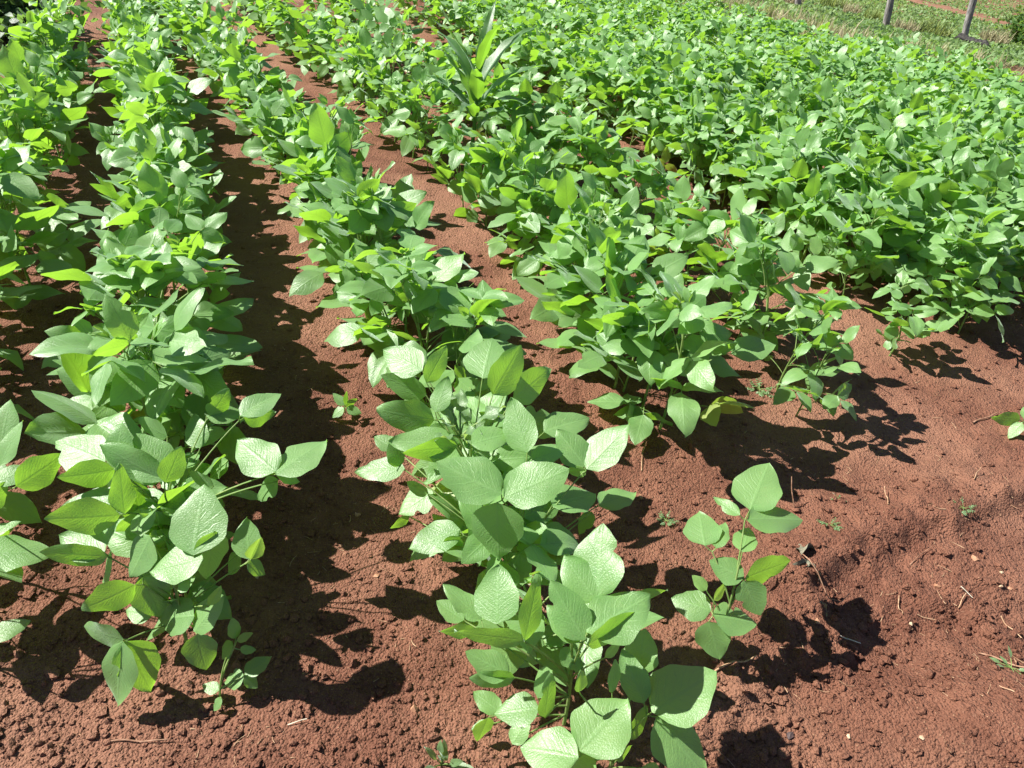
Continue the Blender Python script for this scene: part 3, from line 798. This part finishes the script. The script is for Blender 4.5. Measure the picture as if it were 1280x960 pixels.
stick((1255, 880), (1240, 868), .0015, 'thin straw low down at the edge below the long twig')
stick((900, 930), (925, 948), .0012, 'fine straw near the bottom edge beside the big round leaves')
stick((505, 398), (470, 420), .0014, 'straw lying in the shaded furrow beside the third row')
stick((285, 330), (300, 352), .0014, 'straw bit on the furrow between second and third rows')

lb = MB(); rl = np.random.default_rng(88)
heads = [(1060, 600), (1120, 560), (1180, 700), (1240, 650), (1100, 750), (1210, 600), (960, 480), (1000, 830), (1230, 850), (700, 470), (660, 360), (480, 640), (390, 470), (340, 400), (470, 800), (120, 520), (60, 440), (300, 920), (420, 700), (1150, 520)]
for _ in range(330):
    hu, hv = heads[int(rl.integers(len(heads)))]
    q = gp(hu + rl.normal(0, 45), hv + rl.normal(0, 32)); a = rl.uniform(0, 3.14); L = 0.006 + 0.03 * rl.uniform() ** 2.2
    d = np.array([math.cos(a), math.sin(a), rl.normal(0, 0.18)]) * L
    zz = hz(q[0], q[1]); c = np.array([q[0], q[1], zz + 0.0015])
    bend = np.array([-d[1], d[0], 0]) * rl.normal(0, 0.2)
    lb.tube(curve(c - d / 2, c + bend, c + d / 2, 5), rl.uniform(0.0005, 0.0011), 0.0004, 4)
tag(link('straw_litter', lb.mesh('straw_litter', M_STRAW)), 'fine chopped straw and root bits strewn over the red soil', None, kind='stuff')

def stone(px, size, label, mat, seed, name='stone'):
    g = gp(*px); V, F = lump_mesh(seed, 1)
    b = TB(); size *= 0.75; b.add(V * size, F)
    me = b.mesh(name, mat); me.polygons.foreach_set('use_smooth', np.zeros(len(me.polygons), dtype=bool))
    o = link(name, me); o.location = (g[0], g[1], hz(g[0], g[1]) + size * 0.1); o.rotation_euler = (0, 0, seed)
    tag(o, label, 'stone', 'stones on the soil')
stone((1144, 772), .0085, 'pale yellow stone on the bare patch beside a thin straw', M_PALESTONE, 1)
stone((1221, 695), .012, 'flat ochre stone with a sharp edge on the bare patch', M_STONE, 2)
stone((1255, 711), .009, 'pale pebble near the edge above two others', M_PALESTONE, 3)
stone((1252, 731), .009, 'cream pebble of a touching pair near the edge', M_PALESTONE, 4)
stone((1266, 730), .008, 'ochre pebble of a touching pair near the edge', M_STONE, 5)
stone((1150, 925), .007, 'small white pebble on the crumbly soil near the bottom', M_PALESTONE, 6)
stone((991, 912), .014, 'blackish stone lump near the bottom edge', M_DARKSTONE, 7)
stone((801, 622), .011, 'orange-brown stone left of the tiny grey-green weed', M_STONE, 8)
stone((517, 887), .013, 'ochre stone on bare soil between second and third rows', M_STONE, 9)
stone((447, 647), .011, 'reddish stone at the foot of the third row', M_STONE, 10)
stone((1064, 916), .006, 'tiny pale pebble right of the blackish stone', M_PALESTONE, 11)
stone((322, 726), .008, 'white chip in the shade under the second row end', M_PALESTONE, 12)
stone((470, 725), .009, 'brown stone by the shadow edge between the rows', M_STONE, 13)
stone((1021, 779), .009, 'pinkish stone at the shadow tip of the lone plant', M_STONE, 14)
stone((1175, 728), .010, 'brown stone lump on the bare flat patch', M_STONE, 15)

# withered seedling beside the lone plant
def withered():
    pts = [(1000, 690, .03), (1012, 700, .05), (1022, 715, .04), (1030, 735, .02), (1036, 748, .012), (1052, 752, .015), (1062, 742, .02)]
    P = np.array([gp(u, v, h) for u, v, h in pts]); c = np.array([P[3][0], P[3][1], hz(P[3][0], P[3][1])])
    o = empty('withered_seedling', c, 'curled grey withered seedling lying right of the lone small plant', 'dead plant')
    t = np.linspace(0, len(P) - 1, 25); Q = np.stack([np.interp(t, range(len(P)), P[:, k]) for k in range(3)], -1)
    st = MB(); st.tube(Q - c, .0015, .0009, 7); link('stem', st.mesh('stem', M_TWIG), o)
    r = np.random.default_rng(4); fol = MB()
    for b, tt in (((1000, 690), (1012, 672)), ((1010, 700), (990, 718)), ((1012, 705), (1030, 715)), ((1025, 752), (1040, 762))):
        B = gp(*b, .04); T = gp(*tt, .03); a = T - B
        leaflet(fol, B - c, nrm(a), nrm(np.cross(a, Z)) + [0, 0, .8], np.linalg.norm(a) * 1.2, np.linalg.norm(a) * .5, .5, .9, .4, 9, 6, .1, r=r)
    link('foliage', fol.mesh('foliage', M_WITHER), o)
withered()

# ------------------------------------------------------------------ beyond the field: posts, verge, far field
def terrain_point(u, v):
    d = FW + (u - 640) / FOC * RT - (v - 480) / FOC * UPV
    t = np.linspace(2, 120, 9000)
    P = EYE + d * t[:, None]
    k = np.argmax(P[:, 2] < height(P[:, 0], P[:, 1]))
    return P[k]

def post(px, hgt, rad, label, lean, seed):
    p = terrain_point(*px); r = np.random.default_rng(seed)
    mb = MB(); n = 12; t = np.linspace(0, 1, n)
    mb.tube(np.stack([lean * hgt * t + 0.006 * np.sin(t * 6 + seed), 0.004 * np.cos(t * 5), -0.2 + (hgt + 0.2) * t], -1), rad * 1.08, rad * 0.9, 9)
    mb.v[0] += r.normal(0, rad * 0.05, mb.v[0].shape)
    o = link('fence_post', mb.mesh('fence_post', M_POST)); o.location = p
    tag(o, label, 'fence post', 'fence posts along the field edge')
    return p
p1 = post((1000, 12), 1.25, .042, 'thin grey fence post farthest away, only its foot in view', -0.24, 1)
p2 = post((1109, 36), 1.3, .043, 'thick pale weathered fence post, middle one of three', -0.17, 2)
p3 = post((1207, 54), 1.3, .043, 'dark weathered fence post rising beside the charred log', -0.20, 3)
print('posts', p1, p2, p3)

def log():
    a, b = terrain_point(1196, 55), terrain_point(1232, 64)
    c = (a + b) / 2; mb = MB(); t = np.linspace(0, 1, 10)[:, None]
    P = a * (1 - t) + b * t + np.array([0, 0, 0.06]) + np.random.default_rng(2).normal(0, 0.012, (10, 3))
    mb.tube(P - c, .07, .045, 9)
    o = link('charred_log', mb.mesh('charred_log', M_CHAR)); o.location = c
    tag(o, 'black charred log lying at the foot of the dark fence post', 'log')
log()

def blades(mb, x, y, z, n, h, spread, r, width=0.007):
    for _ in range(n):
        a = r.uniform(0, 6.28); rr_ = spread * math.sqrt(r.uniform(0, 1)); q = r.uniform(0, 6.28)
        b = np.array([x + math.cos(q) * rr_, y + math.sin(q) * rr_, z - 0.01]); d = np.array([math.cos(a), math.sin(a), 0]); hh = h * r.uniform(0.5, 1.1)
        bend = r.uniform(0.1, 0.7); t = np.array([0, 0.4, 0.75, 1.0])
        c = b + d * (bend * hh * t ** 2)[:, None] + Z * (hh * (t - 0.25 * bend * t ** 2))[:, None]
        w = np.array([1, 0.8, 0.5, 0.06]) * width; sd = np.array([-d[1], d[0], 0])
        P = np.stack([c - sd * w[:, None], c + sd * w[:, None]], 1)
        mb.grid(P, np.zeros((4, 2)), np.zeros((4, 2)), 0.5)

r = np.random.default_rng(55)
vg, dg = MB(), MB()
for i in range(2600):
    s = r.uniform(-3.5, 12.0); dpt = -0.05 + 1.65 * r.uniform(0, 1) ** 1.3
    x, y = E1 + _e * (s if _e[0] > 0 else -s) + E_N * dpt
    u, v, w = proj((x, y, 0))
    if not (850 < u < 1400 and -60 < v < 200): continue
    blades(vg if r.uniform() < 0.42 else dg, x, y, hz(x, y), 9, r.uniform(0.08, 0.26), 0.09, r)
tag(link('verge_grass', vg.mesh('verge_grass', M_GRASS)), 'green grass of the verge between the crop and the far field', None, kind='stuff')
tag(link('dry_verge_grass', dg.mesh('dry_verge_grass', M_DRYGRASS)), 'straw-coloured dry grass of the verge along the posts', None, kind='stuff')

def tuft(px, h, spread, n, label, seed, mat=M_GRASS):
    p = terrain_point(*px); mb = MB(); blades(mb, 0, 0, 0, n, h, spread, np.random.default_rng(seed), 0.008)
    o = link('grass_tuft', mb.mesh('grass_tuft', mat)); o.location = p
    tag(o, label, 'grass tuft', 'grass tufts along the verge')
tuft((1163, 47), .26, .22, 260, 'large bright green grass tuft between middle and dark fence posts', 1)
tuft((1088, 27), .22, .12, 140, 'dark green grass tuft just left of the middle post', 2)
tuft((1040, 12), .30, .22, 220, 'tall shady grass tuft between farthest and middle posts', 3)
tuft((1062, 20), .22, .14, 140, 'yellowish grass tuft behind the crop edge, between two tufts', 4, M_DRYGRASS)
tuft((1240, 55), .24, .20, 220, 'greyish dry grass tuft just beside the charred log', 5, M_DRYGRASS)
tuft((985, 6), .25, .2, 160, 'dry grey grass tuft around the farthest post', 6, M_DRYGRASS)
tuft((1128, 42), .2, .16, 160, 'pale straw-coloured tuft at the foot of the middle post', 7, M_DRYGRASS)

def bush(px, size, n, label, seed, mat, name='shrub', lf=0.05, mesh_leaf=False):
    p = terrain_point(*px); pass; r = np.random.default_rng(seed)
    o = empty(name, p, label, name.replace('_', ' '))
    st, fol = MB(), MB()
    for i in range(n):
        a = r.uniform(0, 6.28); el = r.uniform(0.15, 1.5); d = np.array([math.cos(a) * math.cos(el), math.sin(a) * math.cos(el), math.sin(el)])
        L = size * r.uniform(0.5, 1.05)
        e = d * L * np.array([1, 1, 0.85]); m_ = e * 0.5 + [0, 0, 0.1 * L]
        c = curve([0, 0, 0], m_, e, 8); st.tube(c, .008 * size, .003 * size, 5)
        for k in range(44):
            q = c[int(r.integers(2, 8))] + r.normal(0, 0.09 * size, 3); dd = nrm(r.normal(0, 1, 3) + d * 0.7)
            leaflet(fol, q, dd, r.normal(0, 1, 3), lf * r.uniform(.7, 1.3), lf * .5, .2, .1, r.uniform(0, .8), 3, 2, r=r)
    link('stem', st.mesh('stem', M_TWIG), o); link('foliage', fol.mesh('foliage', mat), o)
bush((1282, 60), .75, 46, 'dark green rounded shrub cut off at the edge of the frame', 3, M_BUSH, lf=.075)
bush((8, 44), .55, 60, 'dark bushy weed standing past the far end of the first row', 4, M_DARKWEED, 'weed_bush', .07)
bush((-40, 22), .36, 40, 'dark weedy shrub mostly outside the frame beyond the first row', 5, M_DARKWEED, 'weed_bush', .07)

# far field: low crop in lines, with a bare red track across it
TR1, TR2 = terrain_point(1150, 2), terrain_point(1278, 34)
td = nrm(TR2[:2] - TR1[:2]); tn = np.array([-td[1], td[0]])
fcb = MB(); gcb = MB()
r = np.random.default_rng(66)
FU = r.uniform(860, 1330, 26000); FV = r.uniform(-60, 80, 26000)
TS = np.linspace(6, 80, 900)
for u, v in zip(FU, FV):
    d = FW + (u - 640) / FOC * RT - (v - 480) / FOC * UPV
    Q = EYE + d * TS[:, None]
    k = int(np.argmax(Q[:, 2] < fall(Q[:, 0], Q[:, 1]) + 0.03))
    if k == 0: continue
    P = Q[k] + d * r.uniform(-0.08, 0)
    b = float(beyond(P[0], P[1]))
    if b < 1.3: continue
    q = (P[0] - TR1[0]) * tn[0] + (P[1] - TR1[1]) * tn[1]
    if abs(q) < 0.95 + 0.25 * math.sin(P[0] * 1.7) and r.uniform() < 0.93: continue
    z = float(fall(P[0], P[1]))
    for _ in range(4):
        dd = nrm(np.array([r.normal(), r.normal(), r.uniform(0.2, 1.0)])); L = r.uniform(0.028, 0.062) * (1 + TS[k] / 50)
        leaflet(fcb, np.array([P[0], P[1], z + 0.02]) + r.normal(0, 0.03, 3) * [1, 1, 0.2], dd, r.normal(0, 1, 3), L, L * .6, .2, .1, .4, 2, 2, r=r)
tag(link('far_crop', fcb.mesh('far_crop', M_FARCROP)), 'low green crop of the neighbouring field beyond the posts', None, kind='stuff')

# red track on the far slope, 4 mm above the ground sheet
k = 40; tt = np.linspace(-12, 14, k); ww = np.linspace(-1.1, 1.1, 5)
TT, WW = np.meshgrid(tt, ww, indexing='ij')
wob = 1 + 0.4 * vnoise(TT * 0.9, WW * 0 + 3)
PX = TR1[0] + td[0] * TT + tn[0] * WW * wob; PY = TR1[1] + td[1] * TT + tn[1] * WW * wob
tb = MB(); tb.grid(np.stack([PX, PY, height(PX, PY, False) + 0.012], -1)[::-1], TT, WW, .5)
o = link('dirt_track', tb.mesh('dirt_track', M_FARSOIL)); o['kind'] = 'structure'; o['label'] = 'bare red dirt track across the neighbouring field'

# ------------------------------------------------------------------ light, sky, camera
w = bpy.data.worlds.new('World'); SC.world = w; w.use_nodes = True
nt = w.node_tree; bg = nt.nodes['Background']
sky = nt.nodes.new('ShaderNodeTexSky'); sky.sky_type = 'NISHITA'; sky.sun_disc = False
sky.sun_elevation = SUN_EL; sky.sun_rotation = math.atan2(SUN[0], SUN[1])
sky.air_density = 0.9; sky.dust_density = 0.3; sky.altitude = 1000
nt.links.new(sky.outputs[0], bg.inputs[0]); bg.inputs[1].default_value = 0.05
sl = bpy.data.lights.new('Sun', 'SUN'); sl.energy = 5.0; sl.angle = math.radians(0.53); sl.color = (1.0, 0.965, 0.90)
so = bpy.data.objects.new('Sun', sl); COL.objects.link(so)
from mathutils import Vector, Matrix
so.rotation_euler = Vector(SUN).to_track_quat('Z', 'Y').to_euler(); so.location = (-4, 3, 6)

cam = bpy.data.cameras.new('Camera'); co = bpy.data.objects.new('Camera', cam); COL.objects.link(co)
cam.sensor_fit = 'HORIZONTAL'; cam.sensor_width = 36; cam.lens = 36 * FOC / 1280; cam.clip_start = 0.02; cam.clip_end = 600
mw = Matrix.Identity(4)
for i in range(3):
    mw[i][0], mw[i][1], mw[i][2], mw[i][3] = RT[i], UPV[i], -FW[i], EYE[i]
co.matrix_world = mw
SC.camera = co
SC.view_settings.view_transform = 'Standard'; SC.view_settings.look = 'None'; SC.view_settings.gamma = 1
SC.view_settings.exposure = 1.28
SC.cycles.use_denoising = True; SC.cycles.use_adaptive_sampling = True; SC.cycles.adaptive_threshold = 0.02; SC.cycles.max_bounces = 6; SC.cycles.transmission_bounces = 4; SC.cycles.diffuse_bounces = 4; SC.cycles.glossy_bounces = 2
